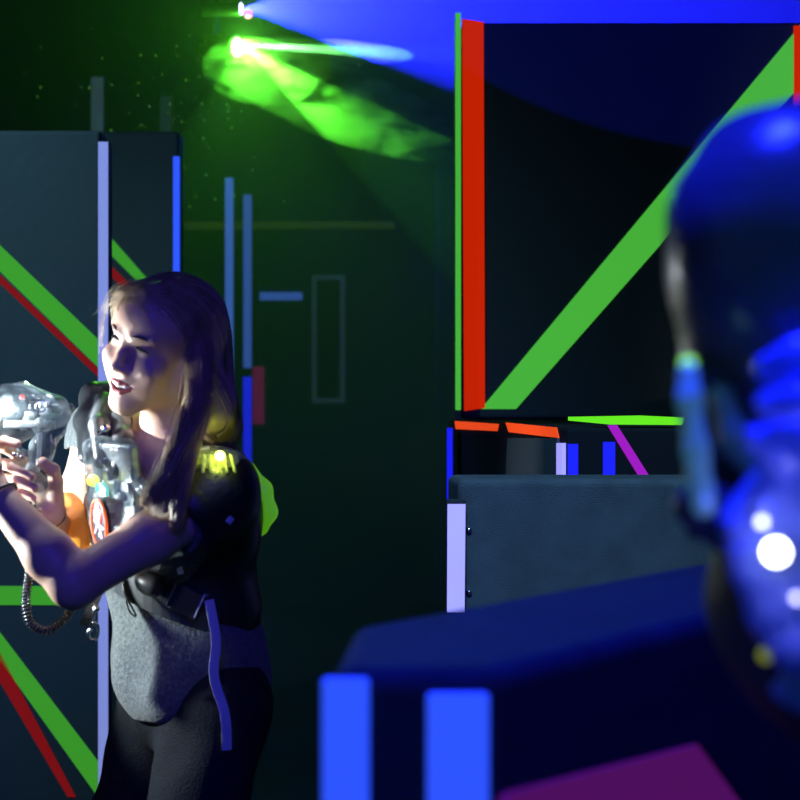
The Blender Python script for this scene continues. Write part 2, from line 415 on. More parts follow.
# tall panel R on top of N
d = 4.5; a0, a1 = bx(461.5, 830, d)
Rp = panel('tall_panel', (a0, d, zN+.002), (a1, d+.1, bz(22, d)), 'tall black panel crossed by a wide green diagonal, red tape down its left edge', board)
face_tape('red_tape', d, [(462,19),(483.5,22),(485,408),(464,411)], RED, Rp)
face_tape('green_tape', d, [(481,409),(516,409),(808,77),(808,15),(793,34)], GREEN, Rp, .002)
face_tape('red_tape', d, [(793.5,26),(815,26),(815,330),(793.5,330)], RED, Rp, .004)
a0, a1 = bx(455, 460.5, d)
rl = tag(box('corner_post', (a0, d-.03, zN+.002), (a1, d+.08, bz(15, d)), black_wall), 'narrow post on the left edge of the tall black panel, lit green tape', 'post')
box('green_tape', (a0, d-.033, bz(410, d)), (a1, d-.03, bz(15.5, d)), GREEN, rl)
for (px, py) in ((496,19),(504,18.6)):
    pass
# carpeted mid barrier M
a0, a1 = bx(458, 900, 3.0)
M = prism('barrier_wall', [(a0,3.0),(a1,3.0),(a1,3.19),(a0-.015,3.19)], 0, bz(479, 3.0), carpet, None, .015)
tag(M, 'grey carpeted waist high barrier with a white tape strip on its left end', 'barrier')
box('end_strip', (bx(446.5,466,2.97)[0], 2.975, 0), (bx(446.5,466,2.97)[1], 3.01, bz(500, 2.97)), carpet_black, M, .004)
face_tape('white_tape', 2.974, [(447.5,504),(465.5,504),(464.5,612),(447,612)], WHITE, M)
bm = bmesh.new()
for py in (530, 592): ball(bm, P(469, py, 2.998), .006, 10)
obj('screw_head', bm, steel_m, M, smooth=True)
# foreground barrier F
F0 = P(330,664,1.06)[:2]; F1 = P(492,672,1.06)[:2]; F2 = F1+norm((.275,.35))*1.5; F4 = P(352,626,1.26)[:2]; F3 = F4+norm((.275,.35))*1.5
Fw = prism('barrier_wall', [tuple(F0), tuple(F1), tuple(F2), tuple(F3), tuple(F4)], 0, 1.31, carpet_black, None, .016)
tag(Fw, 'blurred black barrier in the foreground with two bright blue tape strips', 'barrier')
for a, b in ((322,369),(427,489)):
    x0, x1 = bx(a, b, 1.055)
    box('blue_tape', (x0, 1.052, .2), (x1, 1.0595, bz(678 if a < 400 else 693, 1.055)), BLUEH, Fw, .003)
e = norm((.275,.35)); nrm = np.array((e[1], -e[0], 0))
def on_F(px, py):
    k = (px-400)/1500; tt = (k*F1[1]-F1[0])/(e[0]-k*e[1]); q = F1+tt*e
    return np.array([q[0], q[1], CAMZ-(py-400)/1500*q[1]])+nrm*.001
slab('purple_tape', [on_F(*p) for p in ((497,797),(505,792),(693,744),(738,805),(700,870),(497,870))], nrm, .004, MAGF, Fw)

# ---------------------------------------------------------------- effect lights, smoke
def fixture(name, p, aim, label, lens_m, r=.05, L=.22):
    a = norm(np.array(aim)); t = tag(bpy.data.objects.new(name, None), label, 'stage light'); t.location = (p[0], p[1], 4.6)
    link(t); off = np.array((p[0], p[1], 4.6))
    k = np.array(p)-a*.02-off
    bm = bmesh.new(); tube(bm, [k-a*L, k-a*L*.9, k], [r*.5, r*1.2, r*1.25], 20); obj('housing', bm, black_metal, t, smooth=False)
    bm = bmesh.new(); tube(bm, [k, k+a*.006], r*.9, 20); obj('lens', bm, lens_m, t)
    bm = bmesh.new(); q = k-a*L*.5; up_ = q+np.array((-.05,.30,.05)); tube(bm, [q, up_, np.array((up_[0], up_[1], 0))], .015, 10)
    tube(bm, [np.array((0,0,-.03)), np.array((0,0,0))], .06, 16); obj('hanging_bracket', bm, black_metal, t)
    return t
def spot(name, loc, aim, power, col, angle, blend=0., r=.01):
    l = bpy.data.lights.new(name, 'SPOT'); l.energy = power; l.color = col; l.spot_size = math.radians(angle); l.spot_blend = blend; l.shadow_soft_size = r
    o = bpy.data.objects.new(name, l); C.objects.link(o); o.location = loc
    o.rotation_euler = Vector(aim).to_track_quat('-Z', 'Y').to_euler(); return o
def area(name, loc, aim, power, col, sx, sy=None):
    l = bpy.data.lights.new(name, 'AREA'); l.energy = power; l.color = col; l.shape = 'RECTANGLE'; l.size = sx; l.size_y = sy or sx
    o = bpy.data.objects.new(name, l); C.objects.link(o); o.location = loc
    o.rotation_euler = Vector(aim).to_track_quat('-Z', 'Y').to_euler(); return o
def point(name, loc, power, col, r=.01):
    l = bpy.data.lights.new(name, 'POINT'); l.energy = power; l.color = col; l.shadow_soft_size = r
    o = bpy.data.objects.new(name, l); C.objects.link(o); o.location = loc; return o
DG = 7.6
pg = P(243, 45, DG); pb = P(243, 9, DG)
fixture('laser_projector', pg+np.array((-.02,.05,0)), (.8,-.35,-.12), 'green laser projector glaring high at the centre left', lamp_green, .05)
fixture('stage_spotlight', pb+np.array((.008,.0,0)), (1,-.05,.0), 'blue spotlight hung just above the green laser, beam to the right', emis('blue lens', (.5,.5,1), 12), .03)
bm = bmesh.new(); ball(bm, pb+np.array((.03,-.03,-.035)), .02, 10); tag(obj('indicator_light', bm, emis('pink indicator', (1,.1,.5), 3), smooth=True), 'tiny pink indicator light just below the blue spotlight', 'light')
GC = (.12, 1., .04); BC = (.010, .012, 1.)
spot('laser_beam_lamp', pg, (1, -.02, -.055), 3000, (.2,1,.22), 6, .3, .01)
spot('laser_fan_lamp', pg, (math.cos(math.radians(73)), -.12, -math.sin(math.radians(73))), 36, GC, 97, 0, .01)
spot('laser_sheet_lamp', pg, (math.cos(math.radians(37)), -.03, -math.sin(math.radians(37))), 700, GC, 25, .05, .01)
point('laser_glow_lamp', pg+np.array((0,-.03,0)), 18, GC, .02)
spot('blue_beam_lamp', pb, (1, -.02, -.0), 7500, BC, 43, 0, .01)
def volume(name, dens, col, aniso, noise=None, mesh=None, label='', cat='haze'):
    m = bpy.data.materials.new(name+' material'); m.use_nodes = True; nt = m.node_tree; nt.nodes.clear()
    o = nt.nodes.new('ShaderNodeOutputMaterial'); v = nt.nodes.new('ShaderNodeVolumeScatter')
    v.inputs['Color'].default_value = (*col, 1); v.inputs['Density'].default_value = dens; v.inputs['Anisotropy'].default_value = aniso
    if noise:
        sc, lo, hi, k, st = noise
        tc = nt.nodes.new('ShaderNodeTexCoord'); mp = nt.nodes.new('ShaderNodeMapping'); mp.inputs['Scale'].default_value = st
        n = nt.nodes.new('ShaderNodeTexNoise'); n.inputs['Scale'].default_value = sc; n.inputs['Detail'].default_value = 3
        nt.links.new(tc.outputs['Object'], mp.inputs[0]); nt.links.new(mp.outputs[0], n.inputs['Vector'])
        mr = nt.nodes.new('ShaderNodeMapRange'); mr.inputs['From Min'].default_value = lo; mr.inputs['From Max'].default_value = hi
        mr.inputs['To Min'].default_value = dens*k; mr.inputs['To Max'].default_value = dens
        nt.links.new(n.outputs['Fac'], mr.inputs['Value']); nt.links.new(mr.outputs[0], v.inputs['Density'])
    nt.links.new(v.outputs[0], o.inputs['Volume'])
    mesh.data.materials.clear(); mesh.data.materials.append(m)
    return tag(mesh, label, cat, None, 'stuff')
volume('haze', .10, (1,1,1), .1, None, box('haze', (-4.95, 6.2, .02), (5.95, 11.0, 4.58), black_wall), 'thin theatrical haze hanging in the back of the room')
def blob(name, c, r, R=None, seg=32):
    bm = bmesh.new(); ball(bm, (0,0,0), 1, seg, r, R); o = obj(name, bm, black_metal, None, smooth=True); o.location = c; return o
def rotz_view(a):      # lean in the plane facing the room
    a = math.radians(a); return np.array(((math.cos(a),0,math.sin(a)),(0,1,0),(-math.sin(a),0,math.cos(a))))
volume('smoke_cloud', 4., (1,1,1), .0, (4.5, .46, .58, 0., (1,1,2.4)), blob('smoke_cloud', P(346,106,DG-.02), (.66,.24,.19), rotz_view(19)), 'bright green lit smoke cloud drifting below the laser projector', 'smoke')
volume('smoke_cloud', 2.5, (1,1,1), .0, (7., .42, .56, .0, (1,1,2.2)), blob('smoke_cloud', P(260,72,DG-.02), (.30,.18,.17), rotz_view(8)), 'small dense green puff of smoke right under the laser lens', 'smoke')
volume('beam_smoke', 2.5, (1,1,1), .0, None, blob('beam_smoke', P(322,51,DG-.02), (.47,.10,.06), rotz_view(3)), 'long white hot laser streak in smoke pointing right from the projector', 'smoke')
# dust drifting in the laser light, the green light put into its glow
bm = bmesh.new()
for i in range(110):
    px = 190+rng.normal()*75; py = 115+rng.normal()*60; px = min(px, 440); dd = DG-rng.uniform(.1, 1.2)
    if py < 20: continue
    q = P(px, py, dd); s_ = rng.uniform(.0015,.005)
    g = bmesh.ops.create_icosphere(bm, subdivisions=1, radius=s_)
    for vv in g['verts']: vv.co += Vector(q)
o = obj('airborne_dust', bm, mat('laser green dust', (.9,.9,.9), .8, emit=(.3,1,.05), es=.25), None, smooth=True)
tag(o, 'tiny dust specks floating in the green laser light, its green put into them', 'dust', None, 'stuff')

# ---------------------------------------------------------------- the woman
hO = P(131, 344, 2.50); hR = frame((-.79,.52,.33), (.15,-.30,.936))
sN = P(218, 496, 2.52); sF = P(102, 432, 2.72)            # near and far shoulder joints
eN = P(74, 584, 2.38); wN = P(-12, 484, 2.44)
eF = P(64, 556, 2.74); wF = P(48, 512, 2.535)
nB_ = P(172, 466, 2.63)
tR = frame(sF-sN, (.12, .02, 1))                           # torso frame: right, front, up
chest = P(170, 528, 2.67); waist = P(180, 606, 2.69); pelv = P(192, 676, 2.69)
hipN = P(218, 712, 2.61); hipF = P(168, 706, 2.78)
knN = np.array([hipN[0]-.09, 2.50, .50]); knF = np.array([hipF[0]-.12, 2.78, .50])
anN = np.array([knN[0]+.10, 2.58, .09]); anF = np.array([knF[0]+.02, 2.86, .09])
toN = anN+np.array([-.15,-.08,-.05]); toF = anF+np.array([-.15,-.07,-.05])
def torso(sh, g=0.):
    sh.ell(chest, (.128+g,.092+g,.165+g), tR, .05); sh.ell(waist, (.112+g,.086+g,.11+g), tR, .05); sh.ell(pelv, (.138+g,.104+g,.12+g), tR, .05)
    sh.cap(sN, sF, .052+g, .052+g, .05)
    for s in (-1, 1): sh.ell(chest+tR@np.array((s*.068,.070,.01)), (.056+g,.05+g,.056+g), tR, .04)
b = Shape()
torso(b)
L = head_parts(b, hO, hR)
b.cap(L(0,-.095,-.05), nB_, .047, .052, .03)
b.cap(nB_, sN*.75+sF*.25, .05, .05, .05); b.cap(nB_, sN*.25+sF*.75, .05, .05, .05)
def arm(sh, s_, e_, w_, g=0.):
    m = (s_+e_)/2; f = e_*.72+w_*.28
    sh.chain([s_, m, e_], [.047+g,.041+g,.036+g], .02); sh.chain([e_, f, w_], [.037+g,.038+g,.0245+g], .02)
arm(b, sN, eN, wN); arm(b, sF, eF, wF)
# far hand closed on the grip
palm = (P(50,497,2.545), P(22,462,2.555), P(32,492,2.55))
b.cap(wF, palm[0], .021, .018, .02); b.cap(palm[0], palm[1], .017, .012, .014); b.cap(palm[0], P(24,480,2.552), .016, .012, .014); b.cap(palm[0], palm[2], .016, .012, .014)
fing = {'index': [P(20,456,2.55), P(3,447,2.515), P(4,441,2.48), P(17,444,2.472)],
        'middle': [P(19,465,2.55), P(4,464,2.515), P(12,467,2.478), P(31,477,2.470)],
        'ring': [P(23,476,2.55), P(8,479,2.515), P(16,480,2.478), P(34,488,2.470)],
        'little': [P(29,488,2.55), P(15,492,2.515), P(20,492,2.482), P(33,498,2.474)]}
for kf, q in fing.items():
    r = .0072 if kf == 'little' else .0084
    b.chain(q, [r*1.12, r*1.08, r, r*.88], .004)
b.chain([P(56,502,2.53), P(56,482,2.502), P(53,470,2.485), P(43,463,2.472)], [.014,.0115,.0105,.010], .006)
# near hand (beyond the left edge) steadying the front of the gun
hp = P(-34, 452, 2.47)
b.cap(wN, hp, .021, .017, .02); b.cap(wN, hp+np.array((.02,.02,0)), .02, .015, .02)
for i in range(4):
    q0 = hp+np.array((-.022+.017*i, .012-.003*i, .012)); u = np.array((-.2+.12*i, .1, 1)); u = norm(u)
    b.chain([q0, q0+u*.035, q0+u*.052+np.array((.0,.02,0)), q0+u*.052+np.array((.0,.04,-.004))], [.0092,.0086,.008,.0072], .004)
b.chain([wN+np.array((.012,-.004,.028)), hp+np.array((.042,-.012,.03)), hp+np.array((.05,-.006,.058))], [.013,.0105,.009], .008)
# legs and feet
for h_, k_, a_, t_ in ((hipN,knN,anN,toN), (hipF,knF,anF,toF)):
    b.chain([h_, (h_+k_)/2, k_], [.084,.070,.052], .05); b.chain([k_, k_*.68+a_*.32, a_], [.05,.052,.034], .03); b.cap(a_+np.array((.03,.01,-.05)), t_, .034, .028, .03)
woman = shape_obj('person', b, .0022, skin, None, zfine=(1.02, .007))
tag(woman, 'smiling long haired woman in laser tag vest and grey shirt, aiming a clear gun', 'person')
0 and print('EAR', L(-.08,-.083,-.012), 400+L(-.08,-.083,-.012)[0]/L(-.08,-.083,-.012)[1]*1500, 400-(L(-.08,-.083,-.012)[2]-1.5)/L(-.08,-.083,-.012)[1]*1500)
# face details
for x in (-1, 1):
    bm = bmesh.new(); tube(bm, [L(x*(.030+.0135*math.cos(a)), .0085-.004*math.cos(a)**2*(1)-.0025*(math.cos(a)>.5)+.0005, -.0018+.0035*math.sin(a)-.0012*math.cos(a)) for a in np.linspace(.1, math.pi-.1, 12)], [.0010,.0015,.0021,.0024,.0025,.0025,.0025,.0025,.0023,.0019,.0014,.0010], 6)
    obj('eyelash', bm, lash_m, woman, smooth=True)
    ballobj('eye', L(x*.0305, -.0082, -.0022), .0142, eye_m, woman, 16)
    bm = bmesh.new(); tube(bm, [L(*q) for q in ((x*.012,.0165,.017),(x*.024,.0155,.0215),(x*.037,.009,.0225),(x*.050,-.004,.016))], [.0022,.0034,.0030,.0012], 6)
    obj('eyebrow', bm, brow_m, woman, smooth=True)
lp = Shape()
up = [L(-.0295,.004,-.0610), L(-.017,.0150,-.0630), L(-.006,.0200,-.0635), L(0,.0205,-.0645), L(.006,.0200,-.0635), L(.017,.0150,-.0630), L(.0295,.004,-.0610)]
lo_ = [L(-.0295,.004,-.0610), L(-.020,.0115,-.0740), L(-.008,.0175,-.0805), L(.008,.0175,-.0805), L(.020,.0115,-.0740), L(.0295,.004,-.0610)]
lp.chain(up, [.002,.0032,.0038,.0034,.0038,.0032,.002], .002); lp.chain(lo_, [.002,.0035,.0045,.0045,.0035,.002], .002)
shape_obj('lips', lp, .0012, lip_m, woman)
th = Shape(); cavity = Shape()
th.chain([L(-.024,.006,-.0665), L(-.013,.0125,-.0690), L(0,.0160,-.0695), L(.013,.0125,-.0690), L(.024,.006,-.0665)], [.0028,.0042,.0044,.0042,.0028], .002)
shape_obj('teeth', th, .0012, teeth_m, woman)
bm = bmesh.new(); ball(bm, L(0,.002,-.0715), 1, 16, (.021,.011,.0085), hR); obj('mouth_interior', bm, dark_m, woman, smooth=True)

# hair: a solid mass combed with many strands
hair_m = mat('dark blonde hair', (.42, .31, .17), .42, spec=.6, bump=.25, bscale=130, vary=.45, vscale=55)
hs = Shape()
hs.ell(L(0,-.090,.033), (.081,.098,.077), hR, .02)
hs.ell(L(0,-.036,.040), (.0635,.0535,.0600), hR, .012)
hs.ell(L(0,-.13,-.02), (.078,.060,.090), hR, .03)
hs.cap(L(.0,-.155,-.03), P(215,425,2.62), .058, .045, .04)
hs.cap(L(-.060,-.10,.00), P(212,415,2.52), .030, .030, .03)
hs.cap(P(214,400,2.56), P(218,446,2.585), .036, .020, .03)
hs.chain([L(-.078,-.098,.0), P(198,398,2.470), P(185,432,2.435), P(168,470,2.415), P(150,500,2.42)], [.010,.012,.010,.007,.002], .012)
hs.chain([P(204,395,2.475), P(190,440,2.44), P(183,478,2.425), P(176,520,2.43)], [.010,.009,.005,.0015], .01)
# keep the face clear
hs.ell(L(0,.008,-.035), (.064,.062,.098), hR, .014, 's')
for x in (-1, 1): hs.ell(L(x*.050,-.014,.020), (.030,.038,.042), hR, .014, 's')
hs.ell(L(-.060,-.040,-.040), (.040,.046,.060), hR, .02, 's')
hs.ell(L(.060,-.040,-.040), (.040,.048,.060), hR, .02, 's')
Vh, Fh = hs.mesh(.003)
def comb(sh, seeds, flow, steps, step, off, wob=0.):
    """strands that follow the surface of sh from the seeds along flow"""
    p = seeds.copy(); out = [p.copy()]; e = .002; v = None
    for i in range(steps):
        g = np.stack([sh.dist(p+np.eye(3)[a]*e)-sh.dist(p-np.eye(3)[a]*e) for a in range(3)], 1); g /= np.linalg.norm(g, axis=1)[:,None]+1e-9
        t = flow(p); t = t-(t*g).sum(1)[:,None]*g; t /= np.linalg.norm(t, axis=1)[:,None]+1e-9
        v = t if v is None else v*.5+t*.5; v /= np.linalg.norm(v, axis=1)[:,None]+1e-9
        p = p+v*step; dd = sh.dist(p); p = p-g*(dd-off)[:,None]*.7; out.append(p.copy())
    return np.stack(out, 1)
def strands_mesh(paths, r):
    """thin three sided strands as arrays"""
    n, k, _ = paths.shape; V = np.zeros((n, k, 3, 3)); T = np.gradient(paths, axis=1); T /= np.linalg.norm(T, axis=2)[...,None]+1e-9
    ref = np.array((.3,-1,.2)); U = np.cross(T, ref); U /= np.linalg.norm(U, axis=2)[...,None]+1e-9; W = np.cross(T, U)
    taper = np.sin(np.linspace(.25, math.pi-.12, k))**.5
    for j in range(3):
        a = 2*math.pi*j/3; V[:,:,j] = paths+(U*math.cos(a)+W*math.sin(a))*(r[:,None]*taper[None])[...,None]
    i0 = np.arange(n*k*3).reshape(n, k, 3); F = []
    for j in range(3):
        F.append(np.stack([i0[:,:-1,j], i0[:,:-1,(j+1)%3], i0[:,1:,(j+1)%3], i0[:,1:,j]], -1).reshape(-1, 4))
    return V.reshape(-1, 3), np.concatenate(F)
allV, allF, base = [Vh], [Fh], len(Vh)
def add_strands(paths, r):
    global base
    v, f = strands_mesh(paths, r); allV.append(v); allF.append(f+base); base += len(v)
crown = L(.0, -.045, .12)
def flow_main(p):
    d = p-crown; back = hR@np.array((0,-1,-.15)); down = np.array((.10,.02,-1.))
    z = np.clip((crown[2]-p[:,2])/.12, 0, 1)[:,None]
    side = d-(d@hR[:,1])[:,None]*hR[:,1]
    return (1-z)*(back*.8+norm(hR@np.array((-1,0,-.1)))*np.sign(-(d@hR[:,0]))[:,None]*-.0+side*8)+z*(down*1.0+back*.35)
seeds = Vh[(Vh@hR[:,2] > (L(0,0,.02)@hR[:,2])) ]
sd = seeds[rng.integers(0, len(seeds), 1300)]
add_strands(comb(hs, sd, flow_main, 34, .008, rng.uniform(.0003,.003,1300)), rng.uniform(.0004,.0009,1300))
# front lock strands run along the two hanging chains
def lock(path, n, spread, r, tail=.35):
    path = smooth_path(path, 26); k = len(path); t = np.linspace(0, 1, k)
    o = rng.normal(size=(n, 3))*spread; w = (1-t*tail)[None,:,None]
    wob = .0022*np.sin(t[None,:]*rng.uniform(2,7,(n,1))+rng.uniform(0,6,(n,1)))[...,None]*rng.normal(size=(n,1,3))
    add_strands(path[None]+o[:,None]*w+wob, rng.uniform(r*.6, r*1.3, n))
lock([L(-.072,-.070,.06), L(-.080,-.085,.01), P(198,392,2.462), P(186,430,2.425), P(168,468,2.405), P(147,503,2.41)], 420, (.0085,.007,.006), .0008, .25)
lock([L(-.078,-.085,.02), P(203,398,2.465), P(192,440,2.432), P(184,478,2.415), P(175,530,2.42)], 260, (.0085,.006,.006), .0007, .3)
lock([L(-.078,-.080,.02), P(200,395,2.455), P(188,435,2.42), P(172,472,2.405), P(160,512,2.405)], 260, (.009,.006,.006), .0007, .3)
lock([L(-.030,-.040,.108), L(-.064,-.052,.06), L(-.078,-.066,.015), L(-.084,-.080,-.01), P(195,395,2.455)], 110, (.0018,.002,.002), .0006, .2)
lock([L(0,-.012,.105), L(.030,.004,.085), L(.052,-.008,.055), L(.062,-.022,.02)], 60, (.004,.003,.005), .0005, .1)
lock([L(.01,.0,.10), L(.040,.014,.078), L(.060,.008,.045), L(.068,.0,.005), L(.070,-.004,-.03)], 9, (.004,.004,.006), .0004, -.5)
lock([L(-.02,.004,.095), L(.015,.018,.08), L(.045,.016,.06), L(.066,.010,.04)], 10, (.004,.003,.006), .0004, -.4)
lock([P(196,380,2.47), P(206,392,2.455), P(214,396,2.45)], 5, (.002,.002,.002), .0004)
hv = np.concatenate(allV); hf = np.concatenate(allF)
hair = from_arrays('hair', hv, hf, hair_m, woman)
# clothes
ts = Shape(); torso(ts, .010)
ts.ell(P(187,650,2.68), (.142,.112,.12), tR, .05); ts.ell(P(184,690,2.67), (.142,.112,.06), tR, .04)
for s_, e_ in ((sN, eN), (sF, eF)):
    ts.cap(s_, s_*.55+e_*.45, .054, .052, .02)
ts.cap(nB_, (sN+sF)/2, .06, .06, .05)
ts.box(P(180,714,2.67)+np.array((0,0,-.1)), (.4,.4,.1), np.array(Matrix.Rotation(-.10,3,'Y')), .01, .012, 's')
ts.cap(nB_+np.array((-.02,-.03,-.02)), L(0,-.095,-.06), .066, .055, .004, 's')
for s_, e_, q in ((sN, eN, .24), (sF, eF, .16)): ts.cap(s_*(1-q)+e_*q+(e_-s_)*.2, e_*1.05-s_*.05, .066, .075, .006, 's')
shape_obj('t_shirt', ts, .004, cloth_grey, woman, post=wrinkle(.0060, 42, 3))
je = Shape()
je.ell(pelv-np.array((0,0,.02)), (.146,.112,.13), tR, .05)
for h_, k_, a_ in ((hipN,knN,anN), (hipF,knF,anF)):
    je.chain([h_, (h_+k_)/2, k_], [.094,.080,.064], .04); je.chain([k_, k_*.6+a_*.4, a_+np.array((0,0,.02))], [.064,.064,.05], .03)
shape_obj('jeans', je, .006, jeans_m, woman, post=wrinkle(.003, 45, 5))
for a_, t_ in ((anN,toN), (anF,toF)):
    sh = Shape(); sh.cap(a_+np.array((.03,.01,-.045)), t_, .044, .038, .03); sh.cap(a_+np.array((.02,0,0)), a_+np.array((.02,0,-.04)), .045, .045, .02)
    sh.box((a_+t_)/2+np.array((0,0,-.2)), (.4,.4,.165), None, .01, .005, 's')
    shape_obj('shoe', sh, .006, pad_m, woman)
# vest
v = tag(bpy.data.objects.new('laser_tag_vest', None), 'black laser tag vest with clear chest unit, glowing yellow shoulder lamp and green back unit', 'vest'); v.location = chest
link(v); vloc = np.array(chest)
def vp(o):     # parent to the vest keeping place
    o.parent = v; o.matrix_parent_inverse = Matrix.Translation(-Vector(vloc)); return o
vs = Shape()
vs.ell(chest+tR@np.array((-.01,-.03,.0)), (.148,.118,.185), tR, .04); vs.ell(waist+tR@np.array((-.01,-.02,.02)), (.132,.110,.10), tR, .04)
vs.cap(sN+np.array((-.01,0,.012)), nB_+np.array((.0,0,.012)), .056, .05, .04); vs.cap(sF+np.array((.01,0,.01)), nB_, .056, .05, .04)
vs.cap(sN, sN*.84+eN*.16, .076, .070, .03)
vs.cap(nB_+np.array((-.025,-.035,-.03)), L(0,-.07,-.10), .060, .075, .01, 's')
vs.cap(nB_, L(0,-.02,-.16), .05, .07, .01, 's')
vs.cap(sN*.62+eN*.38, eN, .064, .08, .008, 's'); vs.cap(sF*.70+eF*.30, eF, .060, .075, .008, 's')
vp(shape_obj('vest_body', vs, .004, vest_m, None, post=wrinkle(.0025, 40, 9)))
cl = Shape()
cl.chain([P(88,455,2.60), P(88,422,2.66), P(95,398,2.72), P(112,392,2.76)], [.017,.022,.024,.024], .02)
cl.chain([P(100,462,2.53), P(98,425,2.60), P(104,400,2.68)], [.013,.015,.014], .01)
cl.chain([P(120,470,2.52), P(124,440,2.575), P(121,420,2.62), P(118,404,2.68)], [.018,.017,.016,.015], .015)
vp(shape_obj('collar_padding', cl, .003, pad_m, None, post=wrinkle(.0015, 60, 2)))
bm = bmesh.new()
for q in (P(99,436,2.57), P(106,429,2.57), P(108,446,2.55), P(97,448,2.55)): ball(bm, q, .009, 12)
vp(obj('snap_button', bm, steel_m, None, smooth=True))
# clear chest unit
cc = P(112, 497, 2.50); fR = frame(norm(np.array((-.55,.62,.0))), (.10,-.25,.95)); Q = lambda x, y, z: cc+fR@np.array((x, y, z))
cu = Shape(); cu.box(Q(0,-.008,0), (.058,.026,.098), fR, .022, .01); cu.ell(Q(0,.006,-.022), (.050,.030,.060), fR, .02)
cu.cap(Q(.04,-.005,.08), Q(-.10,-.005,.015), .014, .012, .02); cu.cap(Q(-.055,.008,.075), Q(-.055,.008,-.08), .010, .010, .012)
cu.cap(Q(.05,.006,.085), Q(.05,.006,-.09), .010, .010, .012)
for i in range(7): cu.cap(Q(-.072,.004,.050-.019*i), Q(-.012,.022,.062-.019*i), .0042, .0042, .004)
unit = vp(shape_obj('chest_unit', cu, .0025, plastic_clear, None))
def sub(o, par): o.parent = par; return o
inner = Shape(); inner.box(Q(0,-.022,0), (.046,.008,.086), fR, .004, .004)
for i in range(9): inner.box(Q(rng.uniform(-.04,.04), -.012, rng.uniform(-.07,.07)), (rng.uniform(.006,.014), .007, rng.uniform(.005,.012)), fR, .002, .002)
sub(shape_obj('circuit_board', inner, .002, circuit_m, None), unit)
bm = bmesh.new(); tube(bm, [Q(-.020+.023*math.cos(a), .040, -.038+.040*math.sin(a)) for a in np.linspace(0, 2*math.pi, 33)], .0026, 8, False); sub(obj('emblem_ring', bm, mat('red orange lit ring', (.9,.15,.03), .3, emit=(1,.13,.02), es=.6), None, smooth=True), unit)
def disc(name, x, z, rx, rz, m, y=.037, n=28, a0=0, a1=2*math.pi):
    bm = bmesh.new(); top = [bm.verts.new(Q(x+rx*math.cos(a), y+.003, z+rz*math.sin(a))) for a in np.linspace(a0, a1, n, endpoint=(a1-a0) < 6)]
    bot = [bm.verts.new(Q(x+rx*math.cos(a), y-.006, z+rz*math.sin(a))) for a in np.linspace(a0, a1, n, endpoint=(a1-a0) < 6)]
    bm.faces.new(top); bm.faces.new(bot[::-1])
    for i in range(n): bm.faces.new((top[i], bot[i], bot[(i+1)%n], top[(i+1)%n]))
    return sub(obj(name, bm, m, None), unit)
disc('emblem_disc', -.020, -.038, .0235, .039, mat('black emblem', (.02,.01,.03), .25))
disc('emblem_red_patch', -.018, -.022, .012, .020, mat('red emblem patch', (.8,.02,.04), .3, emit=(.8,.01,.02), es=.8), .039, 20, .5*math.pi, 1.5*math.pi)
disc('emblem_blue_patch', -.022, -.026, .011, .018, mat('blue emblem patch', (.25,.3,1), .3, emit=(.3,.3,1), es=.8), .0395, 20, -.5*math.pi, .5*math.pi)
bm = bmesh.new()
for a, b_ in (((.024,-.052),(-.004,-.012)), ((.022,-.030),(-.006,-.044)), ((.012,-.018),(.002,-.062))): tube(bm, [Q(a[0]-.030,.041,a[1]-.002), Q(b_[0]-.030,.041,b_[1]-.002)], .0016, 6)
ball(bm, Q(-.022,.037,-.056), .006, 12)
sub(obj('emblem_star', bm, mat('white emblem star', (.9,.9,1), .3, emit=(1,.9,1), es=.7), None), unit)
bm = bmesh.new()
c8 = [(-.044,.020),(-.030,.030),(-.017,.028),(-.013,.018),(-.026,.008),(-.042,.008)]
bt = [bm.verts.new(Q(x, .030, z)) for x, z in c8]; tp = [bm.verts.new(Q(x, .038, z)) for x, z in c8]
bm.faces.new(tp); bm.faces.new(bt[::-1])
for i in range(6): bm.faces.new((tp[i], bt[i], bt[(i+1)%6], tp[(i+1)%6]))
sub(obj('display', bm, mat('cyan display', (.3,.9,.8), .3, emit=(.2,.9,.7), es=.75), None), unit)
sub(ballobj('yellow_lamp', Q(.032,.014,.028), .011, mat('yellow lamp', (1,1,.2), .3, emit=(.8,.9,.08), es=2.2), None), unit)
# side shell by the arm, amber of the lit skin put into its glow
am = Shape(); am.ell(P(68,526,2.62), (.034,.018,.060), None, .01); am.ell(P(80,540,2.58), (.022,.014,.040), None, .02)
vp(shape_obj('side_shell', am, .003, plastic_amber, None))
# shoulder lamp
sl = Shape(); sl.ell(P(220,461,2.50), (.040,.045,.022), tR, .01); sl.cap(P(196,463,2.47), P(236,462,2.52), .012, .016, .02); sl.box(P(220,470,2.50), (.034,.04,.008), tR, .004, .006)
for i in range(5): sl.cap(P(203+7*i,455,2.46), P(203+8*i,472,2.455), .003, .003, .003)
su = vp(shape_obj('shoulder_lamp', sl, .0025, clear_mat('yellow tinted clear plastic', (.7,.75,.35), .55), None))
sub(ballobj('bulb', P(220,456,2.455), .0085, lamp_yellow, None), su)
# back unit
bu = Shape(); bu.chain([P(247,470,2.66), P(262,490,2.66), P(267,512,2.665), P(262,528,2.67)], [.013,.017,.017,.012], .012)
bu.cap(P(243,474,2.66), P(247,535,2.67), .018, .018, .02)
vp(shape_obj('back_unit', bu, .003, plastic_green, None))
bu = Shape(); bu.cap(P(252,558,2.70), P(246,566,2.70), .006, .008, .004); vp(shape_obj('back_clip', bu, .002, plastic_green, None))
